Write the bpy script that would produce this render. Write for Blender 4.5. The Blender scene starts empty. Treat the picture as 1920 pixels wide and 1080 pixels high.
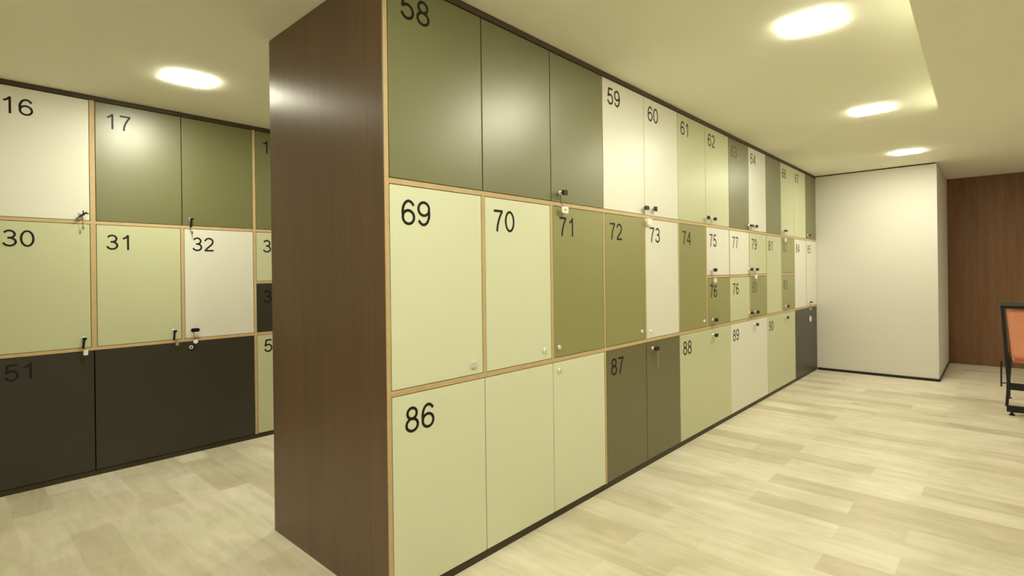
import bpy, bmesh, math, random
from mathutils import Vector, Matrix

random.seed(7)
S = bpy.context.scene
COL = S.collection

# ------------------------------------------------------------------ camera
YAW, ROLL, H_CAM, F_PX = 0.7425, -0.0122, 1.30, 992.5
fw = Vector((math.cos(YAW), math.sin(YAW), 0.0))
rt = Vector((math.sin(YAW), -math.cos(YAW), 0.0))
up = Vector((0, 0, 1))
r2 = rt * math.cos(ROLL) + up * math.sin(ROLL)
u2 = up * math.cos(ROLL) - rt * math.sin(ROLL)
cam_d = bpy.data.cameras.new('camera')
cam = bpy.data.objects.new('camera', cam_d)
COL.objects.link(cam)
cam_d.sensor_width = 36.0
cam_d.lens = F_PX / 1920 * 36.0
cam_d.shift_y = -28.6 / 1920
cam_d.clip_start = 0.02
cam.matrix_world = Matrix(((r2.x, u2.x, -fw.x, 0), (r2.y, u2.y, -fw.y, 0), (r2.z, u2.z, -fw.z, H_CAM), (0, 0, 0, 1)))
S.camera = cam

# ------------------------------------------------------------------ world, exposure
w = bpy.data.worlds.new('world')
S.world = w
w.use_nodes = True
w.node_tree.nodes['Background'].inputs[0].default_value = (1.0, 0.9, 0.62, 1)
w.node_tree.nodes['Background'].inputs[1].default_value = 0.0
S.view_settings.view_transform = 'Standard'
S.view_settings.look = 'None'
S.view_settings.gamma = 1.0
S.view_settings.use_curve_mapping = False
S.view_settings.exposure = 1.25
S.cycles.use_denoising = True
S.cycles.max_bounces = 14
S.cycles.diffuse_bounces = 10
S.cycles.glossy_bounces = 5
S.cycles.sample_clamp_indirect = 8.0

LAMP_COLOR = (1.0, 0.965, 0.735)
LAMP_POWER = 62.0
# (x, y, label) of every square ceiling lamp; the lamps are built further down
LAMPS = [
    (2.895, 0.660, 'largest square ceiling light of the right aisle, nearest the camera'),
    (4.800, 0.690, 'middle square ceiling light of the three above the right aisle'),
    (6.810, 0.680, 'smallest square ceiling light, just in front of the white wall block'),
    (1.055, 3.600, 'square ceiling light above the passage on the left, beside the walnut end panel'),
    (0.980, 0.650, 'unseen square ceiling light added above the right aisle before the corner of the locker block'),  # out of view; added to raise the room's brightness
    (-0.950, 0.640, 'unseen square ceiling light added above the entrance end of the right aisle'),  # another out-of-view lamp, added for overall room brightness
    (7.600, -1.700, 'unseen square ceiling light added above the chair side of the room, before the walnut wall'),  # added fill lamp out of view, brightens the walnut wall
    (3.050, 3.600, 'unseen square ceiling light added above the hidden length of the left passage'),  # added lamp hidden behind the block, for more light in the room
]

H = 2.5                # ceiling height
YF = 1.730             # front plane of the free-standing locker block
YL = 4.383             # front plane of the lockers on the left
XB = 9.342             # dark wooden wall at the far end
XC, YC = 7.712, 0.502  # front plane and free edge of the white wall block


# ------------------------------------------------------------------ materials
def mat(name, color, rough=0.5, spec=0.5, metal=0.0, var=0.0, scale=6.0, bump=0.0, bump_scale=200.0, ior=1.5):
    m = bpy.data.materials.new(name)
    m.use_nodes = True
    nt = m.node_tree
    b = nt.nodes['Principled BSDF']
    b.inputs['Base Color'].default_value = (*color, 1)
    b.inputs['Roughness'].default_value = rough
    b.inputs['Specular IOR Level'].default_value = spec
    b.inputs['Metallic'].default_value = metal
    b.inputs['IOR'].default_value = ior
    if var or bump:
        tc = nt.nodes.new('ShaderNodeTexCoord')
    if var:
        n = nt.nodes.new('ShaderNodeTexNoise')
        n.inputs['Scale'].default_value = scale
        n.inputs['Detail'].default_value = 4
        nt.links.new(tc.outputs['Object'], n.inputs['Vector'])
        r = nt.nodes.new('ShaderNodeValToRGB')
        r.color_ramp.elements[0].position = 0.3
        r.color_ramp.elements[1].position = 0.7
        r.color_ramp.elements[0].color = (*[c * (1 - var) for c in color], 1)
        r.color_ramp.elements[1].color = (*[min(1, c * (1 + var)) for c in color], 1)
        nt.links.new(n.outputs['Fac'], r.inputs['Fac'])
        nt.links.new(r.outputs['Color'], b.inputs['Base Color'])
    if bump:
        n = nt.nodes.new('ShaderNodeTexNoise')
        n.inputs['Scale'].default_value = bump_scale
        nt.links.new(tc.outputs['Object'], n.inputs['Vector'])
        bp = nt.nodes.new('ShaderNodeBump')
        bp.inputs['Strength'].default_value = bump
        bp.inputs['Distance'].default_value = 0.002
        nt.links.new(n.outputs['Fac'], bp.inputs['Height'])
        nt.links.new(bp.outputs['Normal'], b.inputs['Normal'])
    return m


def wood(name, dark, light, rough, spec, stretch=(14, 14, 0.8), fine=(160, 160, 5), big=0.5, fine_w=0.5, aniso=0.0):
    """grain running along object Z (long noise streaks at two sizes)"""
    m = bpy.data.materials.new(name)
    m.use_nodes = True
    nt = m.node_tree
    b = nt.nodes['Principled BSDF']
    tc = nt.nodes.new('ShaderNodeTexCoord')
    outs = []
    for sc, det in ((stretch, 3), (fine, 2)):
        mp = nt.nodes.new('ShaderNodeMapping')
        mp.inputs['Scale'].default_value = sc
        nt.links.new(tc.outputs['Object'], mp.inputs['Vector'])
        n = nt.nodes.new('ShaderNodeTexNoise')
        n.inputs['Scale'].default_value = 1.0
        n.inputs['Detail'].default_value = det
        nt.links.new(mp.outputs['Vector'], n.inputs['Vector'])
        outs.append(n.outputs['Fac'])
    mx = nt.nodes.new('ShaderNodeMix')
    mx.inputs[0].default_value = fine_w
    nt.links.new(outs[0], mx.inputs[2])
    nt.links.new(outs[1], mx.inputs[3])
    r = nt.nodes.new('ShaderNodeValToRGB')
    r.color_ramp.elements[0].position = 0.5 - big / 2
    r.color_ramp.elements[1].position = 0.5 + big / 2
    r.color_ramp.elements[0].color = (*dark, 1)
    r.color_ramp.elements[1].color = (*light, 1)
    nt.links.new(mx.outputs[0], r.inputs['Fac'])
    nt.links.new(r.outputs['Color'], b.inputs['Base Color'])
    b.inputs['Roughness'].default_value = rough
    b.inputs['Specular IOR Level'].default_value = spec
    if aniso:       # brushed across the grain: the sheen spreads sideways on upright boards
        b.inputs['Anisotropic'].default_value = aniso
        b.inputs['IOR'].default_value = 1.6
        tv = nt.nodes.new('ShaderNodeCombineXYZ')
        tv.inputs[0].default_value, tv.inputs[1].default_value = 0.2, 1.0
        nt.links.new(tv.outputs[0], b.inputs['Tangent'])
    return m


def floor_material():
    """pale stone-look planks, their length along world Y, each with its own tone, soft veins along the plank"""
    m = bpy.data.materials.new('floor_planks')
    m.use_nodes = True
    nt = m.node_tree
    b = nt.nodes['Principled BSDF']
    L = nt.links.new
    tc = nt.nodes.new('ShaderNodeTexCoord')
    sp = nt.nodes.new('ShaderNodeSeparateXYZ')
    L(tc.outputs['Object'], sp.inputs[0])
    cb = nt.nodes.new('ShaderNodeCombineXYZ')
    L(sp.outputs['Y'], cb.inputs['X'])
    L(sp.outputs['X'], cb.inputs['Y'])
    mp = nt.nodes.new('ShaderNodeMapping')
    mp.inputs['Location'].default_value = (0.12, 0.08, 0)
    L(cb.outputs[0], mp.inputs['Vector'])
    br = nt.nodes.new('ShaderNodeTexBrick')
    br.offset = 0.37
    br.inputs['Scale'].default_value = 1.0
    br.inputs['Brick Width'].default_value = 0.72
    br.inputs['Row Height'].default_value = 0.176
    br.inputs['Mortar Size'].default_value = 0.0012
    br.inputs['Mortar Smooth'].default_value = 0.6
    br.inputs['Bias'].default_value = 0.0
    br.inputs['Color1'].default_value = (0.0, 0.0, 0.0, 1)
    br.inputs['Color2'].default_value = (1.0, 1.0, 1.0, 1)
    br.inputs['Mortar'].default_value = (0.35, 0.35, 0.35, 1)
    L(mp.outputs[0], br.inputs['Vector'])
    # streaks along the plank
    m2 = nt.nodes.new('ShaderNodeMapping')
    m2.inputs['Scale'].default_value = (9.0, 1.6, 1.0)
    L(tc.outputs['Object'], m2.inputs['Vector'])
    n1 = nt.nodes.new('ShaderNodeTexNoise')
    n1.inputs['Scale'].default_value = 1.6
    n1.inputs['Detail'].default_value = 6
    n1.inputs['Roughness'].default_value = 0.6
    n1.inputs['Distortion'].default_value = 0.7
    L(m2.outputs[0], n1.inputs['Vector'])
    # blotches
    n2 = nt.nodes.new('ShaderNodeTexNoise')
    n2.inputs['Scale'].default_value = 3.2
    n2.inputs['Detail'].default_value = 5
    n2.inputs['Distortion'].default_value = 0.4
    L(tc.outputs['Object'], n2.inputs['Vector'])
    r0 = nt.nodes.new('ShaderNodeValToRGB')       # plank tone
    e = r0.color_ramp.elements
    e[0].position, e[0].color = 0.0, (*FLOOR_DARK, 1)
    e[1].position, e[1].color = 1.0, (*FLOOR_LIGHT, 1)
    k = r0.color_ramp.elements.new(0.45)
    k.color = (*FLOOR_MID, 1)
    L(br.outputs['Color'], r0.inputs['Fac'])
    r1 = nt.nodes.new('ShaderNodeValToRGB')
    r1.color_ramp.elements[0].position = 0.32
    r1.color_ramp.elements[0].color = (0.84, 0.82, 0.77, 1)
    r1.color_ramp.elements[1].position = 0.62
    r1.color_ramp.elements[1].color = (1.05, 1.05, 1.05, 1)
    L(n1.outputs['Fac'], r1.inputs['Fac'])
    r2_ = nt.nodes.new('ShaderNodeValToRGB')
    r2_.color_ramp.elements[0].position = 0.3
    r2_.color_ramp.elements[0].color = (0.85, 0.84, 0.74, 1)
    r2_.color_ramp.elements[1].position = 0.65
    r2_.color_ramp.elements[1].color = (1.04, 1.01, 0.98, 1)
    L(n2.outputs['Fac'], r2_.inputs['Fac'])
    x1 = nt.nodes.new('ShaderNodeMix'); x1.data_type = 'RGBA'; x1.blend_type = 'MULTIPLY'; x1.inputs[0].default_value = 0.8
    L(r0.outputs['Color'], x1.inputs[6]); L(r1.outputs['Color'], x1.inputs[7])
    x2 = nt.nodes.new('ShaderNodeMix'); x2.data_type = 'RGBA'; x2.blend_type = 'MULTIPLY'; x2.inputs[0].default_value = 0.8
    L(x1.outputs[2], x2.inputs[6]); L(r2_.outputs['Color'], x2.inputs[7])
    L(x2.outputs[2], b.inputs['Base Color'])
    b.inputs['Roughness'].default_value = 0.42
    b.inputs['Specular IOR Level'].default_value = 0.35
    return m


FLOOR_DARK, FLOOR_MID, FLOOR_LIGHT = (0.59, 0.54, 0.43), (0.70, 0.655, 0.55), (0.79, 0.75, 0.655)

M = {}
M['cream'] = mat('cream_laminate', (0.77, 0.77, 0.69), 0.38, 0.5)
M['pale'] = mat('pale_green_laminate', (0.74, 0.78, 0.59), 0.38, 0.5)
M['sage'] = mat('sage_green_laminate', (0.58, 0.605, 0.395), 0.38, 0.5)
M['moss'] = mat('moss_green_laminate', (0.30, 0.295, 0.125), 0.38, 0.7, ior=1.5)
M['olive'] = mat('olive_green_laminate', (0.160, 0.162, 0.062), 0.385, 0.85, ior=1.6)
M['umber'] = mat('dark_olive_laminate', (0.15, 0.14, 0.068), 0.38, 0.5)
M['charcoal'] = mat('charcoal_laminate', (0.041, 0.038, 0.028), 0.38, 0.45)
M['ply'] = mat('plywood_edge', (0.57, 0.43, 0.235), 0.5, 0.3, var=0.06, scale=25)
M['interior'] = mat('locker_interior', (0.16, 0.14, 0.09), 0.6, 0.2)
M['fascia'] = mat('dark_brown_strip', (0.075, 0.055, 0.034), 0.5, 0.3)
M['plinth'] = mat('dark_plinth', (0.05, 0.042, 0.022), 0.5, 0.3)
M['walnut'] = wood('walnut_veneer', (0.082, 0.037, 0.016), (0.168, 0.082, 0.038), 0.45, 1.0, aniso=0.62)
M['walnut_wall'] = wood('walnut_wall_panel', (0.135, 0.067, 0.035), (0.27, 0.145, 0.078), 0.45, 0.3)
M['black'] = mat('number_black', (0.008, 0.008, 0.007), 0.45, 0.3)
M['faded'] = mat('number_dark_olive', (0.115, 0.11, 0.055), 0.45, 0.3)
M['chrome'] = mat('lock_satin_metal', (0.85, 0.83, 0.78), 0.35, 0.5, metal=0.4)
M['slot'] = mat('keyway_black', (0.006, 0.006, 0.006), 0.5, 0.2)
M['key_black'] = mat('key_black_plastic', (0.007, 0.007, 0.007), 0.4, 0.4)
M['steel'] = mat('key_steel', (0.30, 0.28, 0.24), 0.35, 0.5, metal=1.0)
M['cord'] = mat('grey_cord', (0.10, 0.09, 0.06), 0.8, 0.1)
M['pale_cord'] = mat('pale_strap', (0.50, 0.48, 0.33), 0.7, 0.2)
M['tag'] = mat('white_tag', (0.88, 0.88, 0.84), 0.4, 0.4)
M['brown_tag'] = mat('brown_tag', (0.40, 0.26, 0.17), 0.5, 0.3)
M['wall'] = mat('white_paint', (0.73, 0.71, 0.66), 0.75, 0.2, bump=0.04)
M['ceiling'] = mat('ceiling_paint', (0.90, 0.90, 0.79), 0.85, 0.1)
M['skirt'] = mat('black_skirting', (0.010, 0.008, 0.008), 0.4, 0.4)
M['shadow_gap'] = mat('reveal_painted_shadow', (0.03, 0.027, 0.02), 0.8, 0.1)
M['frame_black'] = mat('black_powder_coat', (0.010, 0.009, 0.008), 0.4, 0.4)
M['frame_grey'] = mat('grey_rail', (0.075, 0.070, 0.058), 0.45, 0.4)
M['coral'] = mat('coral_fabric', (0.80, 0.34, 0.225), 0.8, 0.2, var=0.04, scale=60, bump=0.2, bump_scale=500)
M['rim'] = mat('lamp_rim_white', (0.8, 0.8, 0.76), 0.5, 0.3)
M['floor'] = floor_material()

em = bpy.data.materials.new('lamp_diffuser')
em.use_nodes = True
nt_ = em.node_tree
for n_ in list(nt_.nodes):
    if n_.type == 'BSDF_PRINCIPLED':
        nt_.nodes.remove(n_)
e_ = nt_.nodes.new('ShaderNodeEmission')
e_.inputs[0].default_value = (*LAMP_COLOR, 1)
e_.inputs[1].default_value = LAMP_POWER
nt_.links.new(e_.outputs[0], nt_.nodes['Material Output'].inputs[0])
M['lamp'] = em


# ------------------------------------------------------------------ mesh helpers
def add_box(bm, x0, x1, y0, y1, z0, z1):
    vs = [bm.verts.new(p) for p in ((x0, y0, z0), (x1, y0, z0), (x1, y1, z0), (x0, y1, z0),
                                    (x0, y0, z1), (x1, y0, z1), (x1, y1, z1), (x0, y1, z1))]
    for f in ((3, 2, 1, 0), (4, 5, 6, 7), (0, 1, 5, 4), (1, 2, 6, 5), (2, 3, 7, 6), (3, 0, 4, 7)):
        bm.faces.new([vs[i] for i in f])
    return vs


def add_bar(bm, p0, p1, wdt, dep, ref=(1, 0, 0)):
    """rectangular bar from p0 to p1; dep is measured along ref"""
    p0, p1 = Vector(p0), Vector(p1)
    d = (p1 - p0).normalized()
    a = Vector(ref) - d * d.dot(Vector(ref))
    if a.length < 1e-4:
        a = Vector((0, 1, 0)) - d * d.y
    a.normalize()
    c = d.cross(a)
    q = []
    for p in (p0, p1):
        for s, t in ((-1, -1), (1, -1), (1, 1), (-1, 1)):
            q.append(bm.verts.new(p + a * s * dep / 2 + c * t * wdt / 2))
    for f in ((3, 2, 1, 0), (4, 5, 6, 7), (0, 1, 5, 4), (1, 2, 6, 5), (2, 3, 7, 6), (3, 0, 4, 7)):
        bm.faces.new([q[i] for i in f])


def add_tube(bm, pts, r, n=8):
    pts = [Vector(p) for p in pts]
    rings = []
    for i, p in enumerate(pts):
        d = (pts[min(i + 1, len(pts) - 1)] - pts[max(i - 1, 0)]).normalized()
        a = d.orthogonal().normalized()
        if rings:
            a = (prev - d * prev.dot(d)).normalized()
        prev = a
        c = d.cross(a)
        rr = r[i] if isinstance(r, (list, tuple)) else r
        rings.append([bm.verts.new(p + (a * math.cos(2 * math.pi * k / n) + c * math.sin(2 * math.pi * k / n)) * rr) for k in range(n)])
    for i in range(len(rings) - 1):
        for k in range(n):
            bm.faces.new((rings[i][k], rings[i][(k + 1) % n], rings[i + 1][(k + 1) % n], rings[i + 1][k]))
    bm.faces.new(rings[0][::-1])
    bm.faces.new(rings[-1])


def add_ring(bm, c, R, r, ax='y', n=16, k=6):
    """small torus round axis ax"""
    c = Vector(c)
    rows = []
    for i in range(n):
        t = 2 * math.pi * i / n
        row = []
        for j in range(k):
            s = 2 * math.pi * j / k
            rad = R + r * math.cos(s)
            u, v, wv = rad * math.cos(t), rad * math.sin(t), r * math.sin(s)
            p = {'y': (u, wv, v), 'x': (wv, u, v), 'z': (u, v, wv)}[ax]
            row.append(bm.verts.new(c + Vector(p)))
        rows.append(row)
    for i in range(n):
        for j in range(k):
            bm.faces.new((rows[i][j], rows[(i + 1) % n][j], rows[(i + 1) % n][(j + 1) % k], rows[i][(j + 1) % k]))


def rounded_plate(bm, cx, cz, wd, ht, y0, y1, rad, n=5):
    """plate in the XZ plane with rounded corners, from y0 to y1"""
    pts = []
    for sx, sz, a0 in ((1, 1, 0), (-1, 1, 90), (-1, -1, 180), (1, -1, 270)):
        for i in range(n + 1):
            a = math.radians(a0 + 90 * i / n)
            pts.append((cx + sx * (wd / 2 - rad) + rad * math.cos(a), cz + sz * (ht / 2 - rad) + rad * math.sin(a)))
    f = [bm.verts.new((x, y0, z)) for x, z in pts]
    g = [bm.verts.new((x, y1, z)) for x, z in pts]
    bm.faces.new(f)
    bm.faces.new(g[::-1])
    k = len(pts)
    for i in range(k):
        bm.faces.new((f[i], g[i], g[(i + 1) % k], f[(i + 1) % k]))


def obj(name, bm, m, parent=None, loc=None, bevel=0.0, smooth=False):
    bmesh.ops.recalc_face_normals(bm, faces=bm.faces)
    if bevel:
        bmesh.ops.bevel(bm, geom=list(bm.edges), offset=bevel, segments=2, affect='EDGES', profile=0.6)
    me = bpy.data.meshes.new(name)
    bm.to_mesh(me)
    bm.free()
    if smooth:
        for p in me.polygons:
            p.use_smooth = True
    me.materials.append(m)
    o = bpy.data.objects.new(name, me)
    COL.objects.link(o)
    if parent is not None:
        o.parent = parent
    if loc:
        o.location = loc
    return o


def boxo(name, m, parent, x0, x1, y0, y1, z0, z1, bevel=0.0):
    bm = bmesh.new()
    add_box(bm, x0, x1, y0, y1, z0, z1)
    return obj(name, bm, m, parent, bevel=bevel)


def thing(name, label, cat, loc, group=None):
    o = bpy.data.objects.new(name, None)
    COL.objects.link(o)
    o.empty_display_size = 0.1
    o.location = loc
    o['label'] = label
    o['category'] = cat
    o['kind'] = 'thing'
    if group:
        o['group'] = group
    return o


def struct(o):
    o['kind'] = 'structure'
    return o


# ------------------------------------------------------------------ the room
struct(boxo('floor', M['floor'], None, -3.0, XB, -3.3, 4.95, -0.12, 0.0))
struct(boxo('ceiling', M['ceiling'], None, -3.0, XB, -3.3, 4.95, H, H + 0.12))
struct(boxo('wall_far', M['walnut_wall'], None, XB, XB + 0.12, -3.3, YC, 0.0, H))
struct(boxo('wall_left', M['wall'], None, -3.0, XB, 4.95, 5.07, 0.0, H))
struct(boxo('wall_right', M['walnut_wall'], None, -3.0, XB, -3.42, -3.3, 0.0, H))
struct(boxo('wall_near', M['wall'], None, -3.12, -3.0, -3.3, 4.95, 0.0, H))
# white wall block closing the aisle; recessed strip under the ceiling has its shadow line painted dark
struct(boxo('wall_end', M['wall'], None, XC, XB, YC, 4.95, 0.0, H - 0.014))
struct(boxo('trim_1', M['shadow_gap'], None, XC + 0.012, XB, YC + 0.012, 4.95, H - 0.014, H))
# black skirting round the block
struct(boxo('baseboard_front', M['skirt'], None, XC - 0.010, XC, YC - 0.010, YF - 0.004, 0.0, 0.030, 0.0015))
struct(boxo('baseboard_side', M['skirt'], None, XC, XB, YC - 0.010, YC, 0.0, 0.030, 0.0015))
# lowered ceiling over the right of the room
bm = bmesh.new()
zb = 2.32
xs0, xs1 = -3.0, 5.078
yy0, yy1 = 0.149, 0.282
lo = [bm.verts.new(p) for p in ((xs0, -3.3, zb), (xs1, -3.3, zb), (xs1, yy1, zb), (xs0, yy0, zb))]
hi = [bm.verts.new((v.co.x, v.co.y, H)) for v in lo]
bm.faces.new(lo[::-1]); bm.faces.new(hi)
for i in range(4):
    bm.faces.new((lo[i], lo[(i + 1) % 4], hi[(i + 1) % 4], hi[i]))
struct(obj('ceiling_bulkhead', bm, M['ceiling']))


# ------------------------------------------------------------------ lockers
SH_A, SH_B, SH_M = (1.653, 1.674), (0.824, 0.845), (1.238, 1.256)   # shelf boards: top, lower, half-height
TOP = 2.469
PL = 0.034
PITCH = 0.5023
E = [1.192 + PITCH * k for k in range(14)]
E[0] = 1.187
E[13] = XC - 0.003
LE = [0.203, 0.705, 1.222, 1.7315, 2.235]
GAP = 0.0031


def ell(cx, cy, rx, ry, a0, a1, n=20):
    return [(cx + rx * math.cos(math.radians(a0 + (a1 - a0) * i / n)), cy + ry * math.sin(math.radians(a0 + (a1 - a0) * i / n))) for i in range(n + 1)]


# centre lines of plain sans-serif numerals, one unit tall
GLYPH = {
    '0': [ell(.335, .5, .275, .447, 90, 450, 36)],
    '1': [[(.415, 0), (.415, 1.0)], [(.415, .96), (.35, .88), (.26, .80), (.135, .735)]],
    '2': [ell(.335, .70, .262, .247, 172, -8, 18) + [(.565, .58), (.46, .45), (.30, .30), (.17, .17), (.085, .053)], [(.03, .053), (.645, .053)]],
    '3': [ell(.325, .735, .235, .212, 160, -90, 18), [(.325, .523), (.24, .523)], ell(.325, .288, .275, .235, 90, -165, 22)],
    '4': [[(.50, 0), (.50, .97)], [(.50, .945), (.055, .285)], [(.02, .275), (.665, .275)]],
    '5': [[(.60, .945), (.175, .945)], [(.185, .97), (.105, .47)], ell(.335, .325, .272, .272, 148, -165, 26)],
    '6': [ell(.345, .315, .268, .262, 0, 360, 32), ell(.365, .5, .293, .447, 38, 205, 22)],
    '7': [[(.04, .945), (.63, .945)], [(.60, .93), (.47, .74), (.36, .50), (.285, .26), (.255, 0)]],
    '8': [ell(.335, .737, .222, .210, 0, 360, 28), ell(.335, .287, .272, .240, 0, 360, 32)],
}
GLYPH['9'] = [[(.67 - x, 1 - y) for x, y in st] for st in GLYPH['6']]
ADV, STROKE, NUM_H = 0.775, 0.112, 0.102


def number(door, text, x, ztop, m):
    """vinyl numerals standing 0.8 mm proud of the door; x, ztop in the locker's own frame"""
    bm = bmesh.new()
    y0, y1 = -0.0001, -0.0009
    for gi, ch in enumerate(text):
        for si, st in enumerate(GLYPH[ch]):
            pts = [Vector(((px + gi * ADV) * NUM_H + x, pz * NUM_H + ztop - NUM_H)) for px, pz in st]
            hw = STROKE * NUM_H / 2
            closed = (pts[0] - pts[-1]).length < 1e-6
            if closed:
                pts.pop()
            n = len(pts)
            L_, R_ = [], []
            for i, p in enumerate(pts):
                a = pts[(i - 1) % n] if (closed or i) else p
                c = pts[(i + 1) % n] if (closed or i < n - 1) else p
                d = (c - a).normalized()
                q = Vector((-d.y, d.x)) * hw
                L_.append((p + q)); R_.append((p - q))
            yy = y1 - 0.00006 * si
            vl = [bm.verts.new((v.x, yy, v.y)) for v in L_]
            vr = [bm.verts.new((v.x, yy, v.y)) for v in R_]
            bl = [bm.verts.new((v.x, y0, v.y)) for v in L_]
            br_ = [bm.verts.new((v.x, y0, v.y)) for v in R_]
            for i in range(n if closed else n - 1):
                j = (i + 1) % n
                bm.faces.new((vl[i], vl[j], vr[j], vr[i]))
                bm.faces.new((bl[i], bl[j], vl[j], vl[i]))
                bm.faces.new((vr[i], vr[j], br_[j], br_[i]))
    return obj('number', bm, m, door)


def lock_mesh(kind):
    bm = bmesh.new()
    if kind == 'square':
        rounded_plate(bm, 0, 0, 0.030, 0.026, -0.010, 0.0, 0.003)
    else:
        add_tube(bm, [(0, 0, 0), (0, -0.006, 0), (0, -0.010, 0)], [0.0125, 0.0125, 0.0095], 20)
    return bm


def add_lock(door, x, z, kind='round'):
    lk = obj('lock', lock_mesh(kind), M['chrome'], door, (x, 0.0, z))
    return lk


def locker(base, panels, z0, z1, m, label, group, num=None, num_mat='black', locks=(), yf=YF, num_dx=0.055, num_drop=0.056, depth=0.44):
    """base: x of the locker's left divider face; panels: list of (x0, x1) door panels"""
    xa, xb = panels[0][0], panels[-1][1]
    t = thing('locker', label, 'locker', ((xa + xb) / 2, yf, z0), group)
    ox = (xa + xb) / 2
    # carcass: back and four sides behind the doors
    bm = bmesh.new()
    th, yb = 0.006, 0.020
    bx0, bx1, bz0, bz1 = xa - ox + 0.009, xb - ox - 0.009, 0.009, z1 - z0 - 0.009
    add_box(bm, bx0, bx1, depth - th, depth, bz0, bz1)
    add_box(bm, bx0, bx0 + th, yb, depth - th, bz0, bz1)
    add_box(bm, bx1 - th, bx1, yb, depth - th, bz0, bz1)
    add_box(bm, bx0 + th, bx1 - th, yb, depth - th, bz0, bz0 + th)
    add_box(bm, bx0 + th, bx1 - th, yb, depth - th, bz1 - th, bz1)
    obj('body', bm, M['interior'], t)
    doors = []
    for i, (x0, x1) in enumerate(panels):
        g0 = GAP
        d = boxo('door', m, t, x0 - ox + g0, x1 - ox - g0, 0.0, 0.019, GAP, z1 - z0 - GAP, 0.0012)
        doors.append(d)
    if num:
        number(doors[0], num, xa - ox + num_dx, z1 - z0 - num_drop, M[num_mat])
    for pi, lx, lz, kind in locks:
        add_lock(doors[pi], lx - ox, lz - z0, kind)
    return t


GI = 'numbered lockers of the free-standing block'
GL = 'numbered lockers along the left wall'

# half widths of the boards standing between doors
def D(k):
    return 0.0105 if k < 3 else 0.0075


def mid(k0, k1):
    """door between the boards at edges k0 and k1 of the free-standing block"""
    a = E[k0] + (D(k0) if k0 else 0.001)
    b = E[k1] - (D(k1) if k1 < 13 else 0.001)
    return (a, b)


def topd(k0, k1):
    return (E[k0] + (0.0 if k0 else 0.001), E[k1] - (0.0 if k1 < 13 else 0.001))


TZ = (SH_A[1], TOP)
MZ = (SH_B[1], SH_A[0])
MU = (SH_M[1], SH_A[0])
ML = (SH_B[1], SH_M[0])
BZ = (PL, SH_B[0])

# ---- free-standing block, top row
locker(0, [topd(0, 1), topd(1, 2), topd(2, 3)], *TZ, M['olive'], 'widest dark olive locker 58 at the top corner of the block, three panels wide', GI, '58', locks=[(2, 2.270, 1.725, 'round')], num_drop=0.050, num_dx=0.062)
locker(0, [topd(3, 4)], *TZ, M['cream'], 'cream top-row locker marked 59, first cream one after the dark olive panels', GI, '59', locks=[(0, 3.166, 1.718, 'round')], num_drop=0.050)
locker(0, [topd(4, 5)], *TZ, M['cream'], 'cream top-row locker marked 60 with its lock at the lower left', GI, '60', locks=[(0, 3.291, 1.720, 'round')], num_drop=0.050)
locker(0, [topd(5, 6)], *TZ, M['sage'], 'sage green top-row locker marked 61 between cream 60 and sage 62', GI, '61', locks=[(0, 4.180, 1.722, 'round')], num_drop=0.050)
locker(0, [topd(6, 7)], *TZ, M['sage'], 'sage green top-row locker marked 62', GI, '62', locks=[(0, 4.317, 1.720, 'round')], num_drop=0.050)
locker(0, [topd(7, 8)], *TZ, M['olive'], 'dark olive top-row locker with a faint dark number between sage 62 and cream 64', GI, '63', 'faded', locks=[(0, 5.190, 1.716, 'round')], num_drop=0.060)
locker(0, [topd(8, 9)], *TZ, M['cream'], 'cream top-row locker marked 64 between two dark olive lockers', GI, '64', locks=[(0, 5.330, 1.718, 'round')], num_drop=0.050)
locker(0, [topd(9, 10)], *TZ, M['olive'], 'unnumbered dark olive top-row locker between cream 64 and sage 66', GI)
locker(0, [topd(10, 11)], *TZ, M['sage'], 'sage green top-row locker marked 66 far along the block', GI, '66', locks=[(0, 6.282, 1.722, 'round')], num_drop=0.060)
locker(0, [topd(11, 12)], *TZ, M['sage'], 'sage green top-row locker marked 67, last but one before the white wall', GI, '67', num_drop=0.055)
locker(0, [topd(12, 13)], *TZ, M['olive'], 'unnumbered dark olive top-row locker at the far end against the white wall', GI, locks=[(0, 7.290, 1.718, 'round')])

# ---- middle row
locker(0, [mid(0, 1)], *MZ, M['pale'], 'pale green middle-row locker marked 69 at the corner of the block', GI, '69', locks=[(0, 1.624, 0.893, 'square')])
locker(0, [mid(1, 2)], *MZ, M['pale'], 'pale green middle-row locker marked 70', GI, '70', locks=[(0, 2.127, 0.897, 'round')])
locker(0, [mid(2, 3)], *MZ, M['moss'], 'moss green middle-row locker marked 71 under a white key tag', GI, '71', locks=[(0, 2.248, 0.899, 'round')])
locker(0, [mid(3, 4)], *MZ, M['moss'], 'moss green middle-row locker marked 72', GI, '72', locks=[(0, 3.139, 0.902, 'round')])
locker(0, [mid(4, 5)], *MZ, M['cream'], 'tall cream middle-row locker marked 73', GI, '73', locks=[(0, 3.262, 0.893, 'round')])
locker(0, [mid(5, 6)], *MZ, M['moss'], 'moss green middle-row locker marked 74 right of cream 73', GI, '74', locks=[(0, 4.143, 0.896, 'round')])
locker(0, [mid(6, 7)], *MU, M['cream'], 'half-height cream locker marked 75', GI, '75', locks=[(0, 4.305, 1.304, 'round')])
locker(0, [mid(6, 7)], *ML, M['moss'], 'half-height moss green locker marked 76 below cream 75', GI, '76', locks=[(0, 4.314, 0.894, 'round')], num_drop=0.060)
locker(0, [mid(7, 8)], *MU, M['cream'], 'half-height cream locker marked 77', GI, '77', locks=[(0, 5.180, 1.305, 'round')])
locker(0, [mid(7, 8)], *ML, M['sage'], 'half-height sage locker marked 76 below cream 77', GI, '76', locks=[(0, 5.180, 0.896, 'round')], num_drop=0.056)
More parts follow.
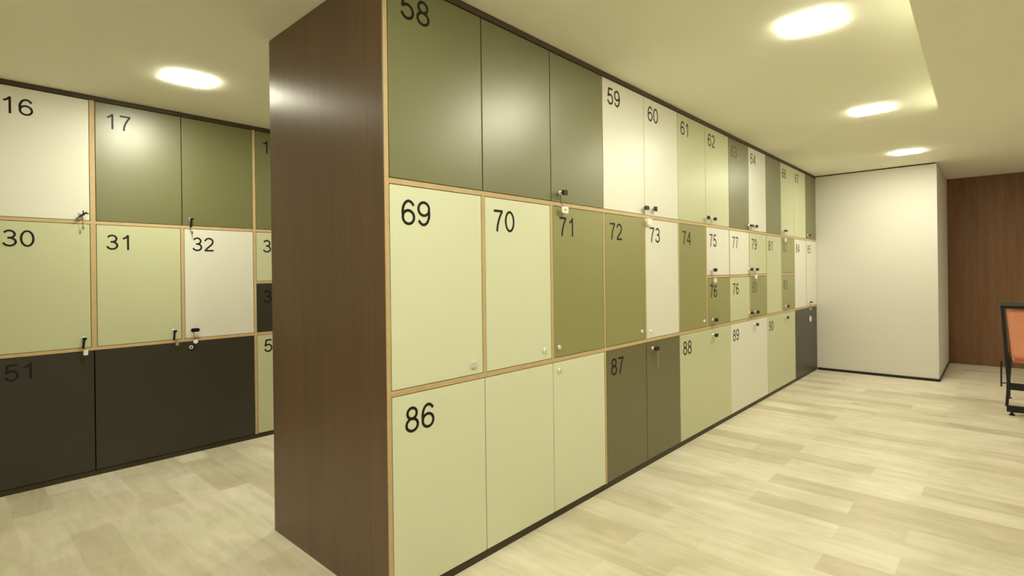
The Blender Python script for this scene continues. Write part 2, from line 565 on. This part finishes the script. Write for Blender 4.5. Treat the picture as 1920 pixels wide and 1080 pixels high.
locker(0, [mid(8, 9)], *MU, M['sage'], 'half-height sage locker marked 79', GI, '79', locks=[(0, 5.337, 1.304, 'round')])
locker(0, [mid(8, 9)], *ML, M['moss'], 'half-height moss green locker with a faint dark number below sage 79', GI, '80', 'faded', locks=[(0, 5.337, 0.894, 'round')], num_drop=0.056)
locker(0, [mid(9, 10)], *MZ, M['sage'], 'tall sage middle-row locker marked 81', GI, '81')
locker(0, [mid(10, 11)], *MU, M['moss'], 'upper moss green half-height locker with faint number right of tall sage 81', GI, '82', 'faded')
locker(0, [mid(10, 11)], *ML, M['moss'], 'lower moss green half-height locker with faint number right of tall sage 81', GI, '83', 'faded', locks=[(0, 6.347, 0.894, 'round')])
locker(0, [mid(11, 12)], *MZ, M['cream'], 'narrow-looking cream middle-row locker marked 84, last but one', GI, '84')
locker(0, [mid(12, 13)], *MZ, M['cream'], 'last cream middle-row locker marked 85, against the white wall', GI, '85', locks=[(0, 7.310, 0.893, 'round')])

# ---- bottom row
locker(0, [topd(0, 1), topd(1, 2), (E[2], E[3] - 0.008)], *BZ, M['pale'], 'pale green bottom locker marked 86, three panels wide at the corner', GI, '86', locks=[(2, 2.251, 0.777, 'round')], num_dx=0.062, num_drop=0.054)
locker(0, [(E[3] + 0.008, E[4]), (E[4], E[5])], *BZ, M['umber'], 'dark olive bottom locker marked 87 with a hanging key', GI, '87', locks=[(1, 3.282, 0.777, 'round')], num_drop=0.054)
locker(0, [topd(5, 7)], *BZ, M['sage'], 'wide sage green bottom locker marked 88', GI, '88', locks=[(0, 4.310, 0.769, 'round')], num_drop=0.054)
locker(0, [topd(7, 9)], *BZ, M['cream'], 'wide cream bottom locker marked 89', GI, '89', locks=[(0, 5.318, 0.776, 'round')], num_drop=0.054)
locker(0, [topd(9, 11)], *BZ, M['sage'], 'wide sage green bottom locker marked 90 right of cream 89', GI, '90', locks=[(0, 6.322, 0.772, 'round')], num_drop=0.054)
locker(0, [topd(11, 13)], *BZ, M['charcoal'], 'unnumbered charcoal bottom locker at the far end of the block', GI)

# ---- frame of the free-standing block
BK = 2.733
fr = thing('locker_cabinet', 'walnut clad plywood frame of the free-standing block, holding lockers 58 to 90', 'locker cabinet', (E[0], YF, 0))


def fbox(name, m, x0, x1, y0, y1, z0, z1, root=fr, rx=E[0], ry=YF, bevel=0.0):
    return boxo(name, m, root, x0 - rx, x1 - rx, y0 - ry, y1 - ry, z0, z1, bevel)


yj = 1.842
fbox('end_panel', M['walnut'], 1.163, 1.167, YF + 0.001, yj - 0.0006, 0.0, H - 0.002)
fbox('end_panel', M['walnut'], 1.163, 1.167, yj + 0.0006, BK, 0.0, H - 0.002)
fbox('side_board', M['ply'], 1.1672, E[0], YF - 0.001, BK, 0.0, H - 0.002, bevel=0.001)
for z0, z1 in (SH_A, SH_B):
    fbox('shelf', M['ply'], E[0], XC - 0.002, YF - 0.001, BK - 0.022, z0, z1, bevel=0.001)
fbox('half_shelf', M['ply'], E[6] + D(6), E[9] - D(9), YF - 0.0006, YF + 0.44, *SH_M)
fbox('half_shelf', M['ply'], E[10] + D(10), E[11] - D(11), YF - 0.0006, YF + 0.44, *SH_M)
for k in range(1, 13):
    fbox('divider', M['ply'], E[k] - D(k) + 0.0004, E[k] + D(k) - 0.0004, YF - 0.0006, BK - 0.022, *MZ)
for k in (3, 4, 5, 6, 7, 8, 9, 10, 11, 12):
    fbox('divider', M['interior'], E[k] - 0.008, E[k] + 0.008, YF + 0.0205, BK - 0.022, *TZ)
for k in (3, 5, 7, 9, 11):
    if k == 3:
        fbox('divider', M['ply'], E[k] - 0.0075, E[k] + 0.0075, YF - 0.0006, BK - 0.022, *BZ)
    else:
        fbox('divider', M['interior'], E[k] - 0.008, E[k] + 0.008, YF + 0.0205, BK - 0.022, *BZ)
fbox('fascia', M['fascia'], E[0], XC - 0.002, YF - 0.004, YF + 0.02, TOP + 0.001, H - 0.002)
fbox('plinth', M['plinth'], E[0], XC - 0.002, YF + 0.004, BK - 0.022, 0.0, PL - 0.001)
fbox('back_panel', M['walnut'], E[0], XC - 0.002, BK - 0.022, BK, 0.0, H - 0.002)

# ---- lockers along the left wall
DL = 0.0105
DW = 0.0145


def ld(k0, k1):
    h = {0: DW, 1: DW, 2: DL, 3: DL, 4: DL}
    return (LE[k0] + h[k0], LE[k1] - h[k1])


kw = dict(yf=YL, num_dx=0.053)
locker(0, [ld(0, 1)], *TZ, M['cream'], 'cream top-row locker marked 16 on the left wall', GL, '16', locks=[(0, 0.644, 1.712, 'round')], num_drop=0.068, **kw)
locker(0, [(LE[1] + DW, LE[2]), (LE[2], LE[3] - DL)], *TZ, M['olive'], 'dark olive double locker marked 17 on the left wall', GL, '17', locks=[(1, 1.276, 1.722, 'round')], num_drop=0.068, **kw)
locker(0, [ld(3, 4)], *TZ, M['olive'], 'dark olive top-row locker half hidden behind the walnut end panel', GL, '18', num_drop=0.072, **kw)
locker(0, [ld(0, 1)], *MZ, M['sage'], 'sage green middle-row locker marked 30 on the left wall', GL, '30', locks=[(0, 0.650, 0.906, 'round')], **kw)
locker(0, [ld(1, 2)], *MZ, M['sage'], 'sage green middle-row locker marked 31 on the left wall', GL, '31', locks=[(0, 1.161, 0.910, 'round')], num_drop=0.064, **kw)
locker(0, [ld(2, 3)], *MZ, M['cream'], 'cream middle-row locker marked 32 on the left wall', GL, '32', locks=[(0, 1.281, 0.908, 'round')], num_drop=0.062, **kw)
locker(0, [ld(3, 4)], *MU, M['sage'], 'half-height sage locker right of cream 32, partly hidden by the block', GL, '33', num_drop=0.062, **kw)
locker(0, [ld(3, 4)], *ML, M['charcoal'], 'half-height charcoal locker showing a 3, partly hidden by the block', GL, '34', num_drop=0.056, **kw)
locker(0, [(LE[0] + DW, LE[1]), (LE[1], LE[3] - DL)], *BZ, M['charcoal'], 'widest charcoal bottom locker marked 51 on the left wall', GL, '51', num_drop=0.040, **kw)
locker(0, [ld(3, 4)], *BZ, M['sage'], 'sage bottom locker showing a 5 beside the walnut end panel', GL, '52', num_drop=0.042, **kw)

fl = thing('locker_cabinet', 'plywood frame of the long locker wall on the left, holding lockers 16 to 52', 'locker cabinet', (LE[0], YL, 0))
LB = 4.94


def lbox(name, m, x0, x1, y0, y1, z0, z1, bevel=0.0):
    return boxo(name, m, fl, x0 - LE[0], x1 - LE[0], y0 - YL, y1 - YL, z0, z1, bevel)


XL0, XL1 = -1.8, XC - 0.002
for z0, z1 in (SH_A, SH_B):
    lbox('shelf', M['ply'], XL0, XL1, YL - 0.001, LB, z0, z1, bevel=0.001)
lbox('half_shelf', M['ply'], LE[3] + DL, LE[4] - DL, YL - 0.0006, YL + 0.44, *SH_M)
for k, hw in enumerate((DW, DW, DL, DL, DL)):
    lbox('divider', M['ply'], LE[k] - hw + 0.0004, LE[k] + hw - 0.0004, YL - 0.0006, LB, *MZ)
for k, hw in ((0, DW), (1, DW), (3, DL), (4, DL)):
    lbox('divider', M['ply'], LE[k] - hw + 0.0004, LE[k] + hw - 0.0004, YL - 0.0006, LB, *TZ)
for k, hw in ((0, DW), (3, DL), (4, DL)):
    lbox('divider', M['ply'], LE[k] - hw + 0.0004, LE[k] + hw - 0.0004, YL - 0.0006, LB, *BZ)
lbox('fascia', M['fascia'], XL0, XL1, YL - 0.004, YL + 0.02, TOP + 0.001, H - 0.002)
lbox('plinth', M['plinth'], XL0, XL1, YL + 0.004, LB, 0.0, PL - 0.001)
for z0, z1 in (TZ, MZ, BZ):
    lbox('blank_panel', M['sage'], XL0, LE[0] - DW, YL, YL + 0.019, z0 + GAP, z1 - GAP, 0.001)
    lbox('blank_panel', M['sage'], LE[4] + DL, XL1, YL, YL + 0.019, z0 + GAP, z1 - GAP, 0.001)


# ------------------------------------------------------------------ keys
GK = 'keys in the locker locks'


def key(x, z, label, yf=YF, bow='side', cord=None, tag=None, tag_mat='tag', tag_size=(0.056, 0.034), tag_off=(0.017, -0.091), cord_mat='cord', extra=None, loop=False):
    """a key standing in its lock: blade, bow and, where the photo shows one, a cord and tag.
    The locker key's origin is the lock face."""
    t = thing('locker_key', label, 'key', (x, yf - 0.0102, z), GK)
    bm = bmesh.new()
    add_bar(bm, (0, 0, 0), (0, -0.014, 0), 0.007, 0.0022)
    obj('blade', bm, M['steel'], t)
    bm = bmesh.new()
    if bow == 'flat':       # bow turned level, seen as a dark oval lying beside the lock
        rounded_plate(bm, 0.010, -0.001, 0.056, 0.027, -0.024, -0.014, 0.012)
    elif bow == 'square':
        rounded_plate(bm, 0.008, 0.0, 0.036, 0.026, -0.026, -0.014, 0.004)
    elif bow == 'cross':
        add_bar(bm, (-0.008, -0.018, -0.012), (0.028, -0.018, 0.012), 0.013, 0.008, (0, 1, 0))
        add_bar(bm, (-0.008, -0.0185, 0.012), (0.028, -0.0185, -0.012), 0.010, 0.008, (0, 1, 0))
    elif bow == 'bunch':    # long key crossed by a short one
        add_bar(bm, (0.024, -0.018, 0.014), (-0.012, -0.020, -0.016), 0.010, 0.006, (0, 1, 0))
        add_bar(bm, (-0.012, -0.020, -0.016), (-0.030, -0.022, -0.034), 0.006, 0.005, (0, 1, 0))
        add_bar(bm, (0.004, -0.024, 0.024), (0.010, -0.024, -0.008), 0.006, 0.004, (0, 1, 0))
        add_bar(bm, (0.004, -0.024, 0.004), (0.034, -0.024, 0.006), 0.007, 0.004, (0, 1, 0))
    elif bow == 'lever':
        rounded_plate(bm, 0.014, 0.0, 0.085, 0.020, -0.024, -0.014, 0.008)
    elif bow == 'hang':     # long black grip hanging down from the lock
        add_bar(bm, (0, -0.016, 0.004), (-0.008, -0.018, -0.062), 0.012, 0.006, (0, 1, 0))
        rounded_plate(bm, 0.0, 0.0, 0.022, 0.016, -0.026, -0.014, 0.005)
    obj('bow', bm, M['key_black'], t)
    if loop:
        bm = bmesh.new()
        add_ring(bm, (-0.014, -0.017, 0.0), 0.007, 0.0014, 'y')
        obj('key_ring', bm, M['steel'], t)
    if cord:
        bm = bmesh.new()
        add_tube(bm, [(a, b, c) for a, b, c in cord], 0.0016, 6)
        obj('cord', bm, M[cord_mat], t)
    if tag:
        cx, cz = tag_off
        bm = bmesh.new()
        if tag == 'disc':
            add_tube(bm, [(cx, -0.012, cz), (cx, -0.016, cz)], tag_size[0] / 2, 20)
        else:
            rounded_plate(bm, cx, cz, tag_size[0], tag_size[1], -0.015, -0.012, 0.005)
        tg = obj('tag', bm, M[tag_mat], t)
        if tag == 'dots':
            bm = bmesh.new()
            for s in (-1, 1):
                add_ring(bm, (cx + s * 0.006, -0.0155, cz), 0.0036, 0.0012, 'y', 10, 5)
            obj('eyelet', bm, M['steel'], tg)
    return t


def hang(dx, dz):
    return [(0.004, -0.018, -0.004), (dx * 0.3, -0.018, dz * 0.4), (dx * 0.8, -0.015, dz * 0.75), (dx, -0.0135, dz)]


key(2.270, 1.725, 'square black key in olive locker 58 with a white two-eyelet tag above 71', bow='square',
    cord=[(-0.004, -0.018, -0.002), (-0.040, -0.02, -0.010), (-0.026, -0.019, -0.018), (-0.026, -0.018, -0.06), (0.006, -0.0135, -0.078)], tag='dots', tag_off=(0.017, -0.091), tag_size=(0.056, 0.036))
key(3.166, 1.718, 'black key in the lock of cream locker 59', bow='flat', loop=True,
    cord=hang(0.050, -0.075), cord_mat='tag', tag='plate', tag_off=(0.056, -0.088), tag_size=(0.064, 0.040))
key(3.291, 1.720, 'black cross-shaped key in the lock of cream locker 60', bow='cross', loop=True)
key(4.180, 1.722, 'black key in the lock of sage locker 61', bow='square', loop=True)
key(4.317, 1.720, 'black key in the lock of sage locker 62', bow='square')
key(5.190, 1.716, 'black key in the faintly numbered olive locker between 62 and 64', bow='lever', cord=hang(-0.012, -0.05))
key(5.330, 1.718, 'black key in the lock of cream locker 64', bow='flat')
key(6.282, 1.722, 'black key in sage locker 66 with a white tag hanging below the shelf', bow='lever', cord=hang(0.010, -0.085), cord_mat='tag', tag='plate', tag_off=(0.012, -0.099))
key(7.290, 1.718, 'black key in the last top-row locker by the white wall', bow='lever')
key(4.305, 1.304, 'black key in cream locker 75 with a white tag over locker 76', bow='flat', loop=True, cord=hang(0.016, -0.075), cord_mat='tag', tag='plate', tag_off=(0.020, -0.088))
key(4.314, 0.894, 'black key in moss green locker 76 with a short pale strap', bow='flat', cord=hang(0.006, -0.06), cord_mat='pale_cord')
key(5.180, 1.305, 'black key in the lock of cream locker 77', bow='flat')
key(5.337, 1.304, 'black key in sage locker 79 with a white tag below the half shelf', bow='flat', cord=hang(-0.014, -0.060), cord_mat='tag', tag='plate', tag_off=(-0.018, -0.071))
key(5.180, 0.896, 'black key in the sage half-height locker below 77', bow='flat')
key(5.337, 0.894, 'black key in the moss green half-height locker below 79', bow='flat')
key(6.347, 0.894, 'black key in the lower moss green locker right of tall sage 81', bow='flat')
key(7.310, 0.893, 'long black key in cream locker 85 with a pale tag over the charcoal locker', bow='lever', cord=[(-0.012, -0.018, 0.0), (-0.014, -0.018, -0.05), (-0.006, -0.0135, -0.078)], tag='plate', tag_off=(-0.004, -0.084), tag_size=(0.085, 0.014))
key(3.282, 0.777, 'black key in dark olive locker 87 with a long pale strap', bow='flat', cord=[(0.020, -0.019, -0.006), (0.029, -0.019, -0.03), (0.032, -0.018, -0.132)], cord_mat='pale_cord')
key(4.310, 0.769, 'black key in the lock of sage locker 88', bow='flat')
key(5.318, 0.776, 'black key in the lock of cream bottom locker 89', bow='flat', loop=True)
key(6.322, 0.772, 'black key in the lock of sage bottom locker 90', bow='flat')
# left wall
key(0.644, 1.712, 'crossed keys on a ring in cream locker 16 of the left wall', yf=YL, bow='bunch', loop=True,
    cord=[(0.0, -0.018, -0.012), (0.004, -0.018, -0.05), (0.004, -0.017, -0.075)], tag='plate', tag_mat='steel', tag_off=(0.006, -0.088), tag_size=(0.012, 0.022))
key(1.276, 1.722, 'thin black key in olive locker 17 with a white cord', yf=YL, bow='hang',
    cord=[(-0.006, -0.018, -0.05), (-0.002, -0.018, -0.075), (0.003, -0.017, -0.088)], cord_mat='tag', tag='plate', tag_mat='steel', tag_off=(0.004, -0.100), tag_size=(0.008, 0.024))
key(0.650, 0.906, 'black key in sage locker 30 with a small white upright tag', yf=YL, bow='hang',
    cord=[(-0.008, -0.018, -0.06), (0.0, -0.018, -0.068), (0.006, -0.0135, -0.072)], tag='plate', tag_off=(0.006, -0.089), tag_size=(0.024, 0.036))
key(1.161, 0.910, 'black key in sage locker 31 with a brown tag', yf=YL, bow='hang',
    cord=[(-0.006, -0.018, -0.06), (0.004, -0.018, -0.068), (0.012, -0.0135, -0.074)], tag='plate', tag_mat='brown_tag', tag_off=(0.014, -0.088), tag_size=(0.020, 0.034))
key(1.281, 0.908, 'black key in cream locker 32 with a round white tag', yf=YL, bow='flat',
    cord=[(0.0, -0.018, -0.004), (0.002, -0.018, -0.04), (0.010, -0.0135, -0.072)], tag='disc', tag_off=(0.013, -0.086), tag_size=(0.030, 0.030))
# small ring tag hanging beside it and the white knob-like disc on the far charcoal locker
t = thing('key_tag', 'small white ring tag on the charcoal locker below cream 32', 'tag', (1.269, YL - 0.0002, 0.781))
bm = bmesh.new()
add_ring(bm, (0, -0.005, 0), 0.010, 0.0032, 'y')
obj('ring', bm, M['tag'], t)
bm = bmesh.new()
add_bar(bm, (-0.010, -0.004, 0.002), (-0.020, -0.004, -0.010), 0.004, 0.004, (0, 1, 0))
obj('hook', bm, M['steel'], t)
t = thing('key_tag', 'round white tag on the far charcoal bottom locker', 'tag', (7.374, YF - 0.0002, 0.679))
bm = bmesh.new()
add_tube(bm, [(0, 0, 0), (0, -0.006, 0), (0, -0.009, 0)], [0.036, 0.036, 0.030], 24)
obj('disc', bm, M['tag'], t)


# ------------------------------------------------------------------ ceiling lights
LW, LD_, LT = 0.225, 0.220, 0.008
for i, (x, y, lab) in enumerate(LAMPS):
    t = thing('ceiling_light', lab, 'ceiling light', (x, y, H if y > 0 or x > 5.5 else 2.40), 'square ceiling lights')
    bm = bmesh.new()
    add_box(bm, -LW / 2 - 0.004, LW / 2 + 0.004, -LD_ / 2 - 0.004, LD_ / 2 + 0.004, -0.002, -0.0003)
    obj('rim', bm, M['rim'], t)
    bm = bmesh.new()
    n = 6
    rad = 0.03
    pts = []
    for sx, sy, a0 in ((1, 1, 0), (-1, 1, 90), (-1, -1, 180), (1, -1, 270)):
        for j in range(n + 1):
            a = math.radians(a0 + 90 * j / n)
            pts.append((sx * (LW / 2 - rad), sy * (LD_ / 2 - rad), math.cos(a), math.sin(a)))
    rings = []
    for z, rr in ((-0.0025, rad), (-LT + 0.001, rad), (-LT, rad - 0.001)):
        rings.append([bm.verts.new((cx + rr * ca, cy + rr * sa, z)) for cx, cy, ca, sa in pts])
    for a, b in zip(rings, rings[1:]):
        for k in range(len(pts)):
            bm.faces.new((a[k], a[(k + 1) % len(pts)], b[(k + 1) % len(pts)], b[k]))
    bm.faces.new(rings[-1]); bm.faces.new(rings[0][::-1])
    obj('diffuser', bm, M['lamp'], t)


# ------------------------------------------------------------------ chair at the right edge
def chair():
    cx0, W = 6.36, 0.56
    yl, yr = -0.050, -0.050 - W
    t = thing('chair', 'black metal chair with coral back, half out of frame before the walnut wall', 'chair', (cx0, (yl + yr) / 2, 0))
    def V(x, y, z):
        return (x - cx0, y - (yl + yr) / 2, z)
    for s, y in ((1, yl), (-1, yr)):
        bm = bmesh.new()
        # back post leans outward to the top; lower leg runs from seat height down to the runner
        add_bar(bm, V(cx0, y + s * 0.024, 0.962), V(cx0 + 0.012, y - s * 0.012, 0.27), 0.026, 0.030)
        obj('back_post', bm, M['frame_black'], t, bevel=0.003)
        bm = bmesh.new()
        add_bar(bm, V(cx0 + 0.002, y - s * 0.024, 0.50), V(cx0 + 0.002, y + s * 0.002, 0.075), 0.022, 0.030)
        obj('leg', bm, M['frame_black'], t, bevel=0.003)
        bm = bmesh.new()
        add_bar(bm, V(cx0 + 0.74, y - s * 0.02, 0.46), V(cx0 + 0.80, y - s * 0.02, 0.03), 0.024, 0.030)
        obj('leg', bm, M['frame_black'], t, bevel=0.003)
        bm = bmesh.new()
        add_bar(bm, V(cx0 + 0.02, y - s * 0.02, 0.43), V(cx0 + 0.76, y - s * 0.02, 0.45), 0.026, 0.026, (0, 1, 0))
        obj('seat_rail', bm, M['frame_black'], t, bevel=0.003)
        for dx, dy in ((0.0, 0.030), (0.80, 0.02)):
            bm = bmesh.new()
            p = V(cx0 + dx, y - s * dy, 0)
            add_tube(bm, [(p[0], p[1], 0.0), (p[0], p[1], 0.010), (p[0], p[1], 0.014), (p[0], p[1], 0.03)], [0.020, 0.020, 0.010, 0.010], 14)
            obj('foot', bm, M['frame_black'], t)
        bm = bmesh.new()    # thin side rod with its short bracket
        add_tube(bm, [V(cx0 + 0.05, y + s * 0.035, 0.46), V(cx0 + 0.05, y + s * 0.036, 0.235)], 0.006, 8)
        add_tube(bm, [V(cx0 + 0.05, y + s * 0.036, 0.265), V(cx0 + 0.02, y - s * 0.004, 0.275)], 0.005, 8)
        obj('side_rod', bm, M['frame_black'], t)
    bm = bmesh.new()
    add_box(bm, -0.024, 0.016, yr - 0.030 - (yl + yr) / 2, yl + 0.030 - (yl + yr) / 2, 0.955, 0.995)
    obj('top_rail', bm, M['frame_grey'], t, bevel=0.006)
    bm = bmesh.new()
    add_box(bm, -0.014, 0.012, yr - 0.014 - (yl + yr) / 2, yl + 0.014 - (yl + yr) / 2, 0.932, 0.9545)
    obj('back_rail', bm, M['frame_black'], t, bevel=0.003)
    for z0, z1 in ((0.222, 0.282), (0.028, 0.084)):
        bm = bmesh.new()
        add_box(bm, -0.010, 0.014, yr - (yl + yr) / 2 - 0.004, yl - (yl + yr) / 2 + 0.004, z0, z1)
        obj('cross_bar', bm, M['frame_black'], t, bevel=0.004)
    bm = bmesh.new()
    add_tube(bm, [V(cx0 + 0.02, yl - 0.06, 0.05), V(cx0 + 0.35, yl - 0.20, 0.04), V(cx0 + 0.78, yr + 0.05, 0.05)], 0.008, 8)
    obj('stretcher', bm, M['frame_black'], t)
    # coral back: soft panel slightly bowed, narrower towards its lower edge
    bm = bmesh.new()
    nu, nv = 14, 12
    hw = W / 2
    grid = {}
    for layer, off in (('b', 0.0), ('f', 0.022)):
        for i in range(nu + 1):
            for j in range(nv + 1):
                u = i / nu * 2 - 1
                v = j / nv
                wd = hw + 0.000 - 0.034 * (1 - v) - 0.001
                z = 0.488 + 0.012 * u * u + v * (0.930 - 0.488 - 0.012 * u * u)
                x = 0.012 + off + 0.035 * (1 - u * u) * (0.4 + 0.6 * math.sin(math.pi * v)) 
                grid[layer, i, j] = bm.verts.new((x, u * wd, z))
    for l in ('b', 'f'):
        for i in range(nu):
            for j in range(nv):
                bm.faces.new([grid[l, a, b] for a, b in ((i, j), (i + 1, j), (i + 1, j + 1), (i, j + 1))])
    rim = [(i, 0) for i in range(nu)] + [(nu, j) for j in range(nv)] + [(i, nv) for i in range(nu, 0, -1)] + [(0, j) for j in range(nv, 0, -1)]
    for a, b in zip(rim, rim[1:] + rim[:1]):
        bm.faces.new((grid['b', *a], grid['b', *b], grid['f', *b], grid['f', *a]))
    obj('backrest', bm, M['coral'], t, smooth=True)
    bm = bmesh.new()
    add_box(bm, 0.07, 0.74, -hw + 0.04, hw - 0.04, 0.452, 0.492)
    obj('seat', bm, M['coral'], t, bevel=0.014)


chair()
bpy.context.view_layer.update()
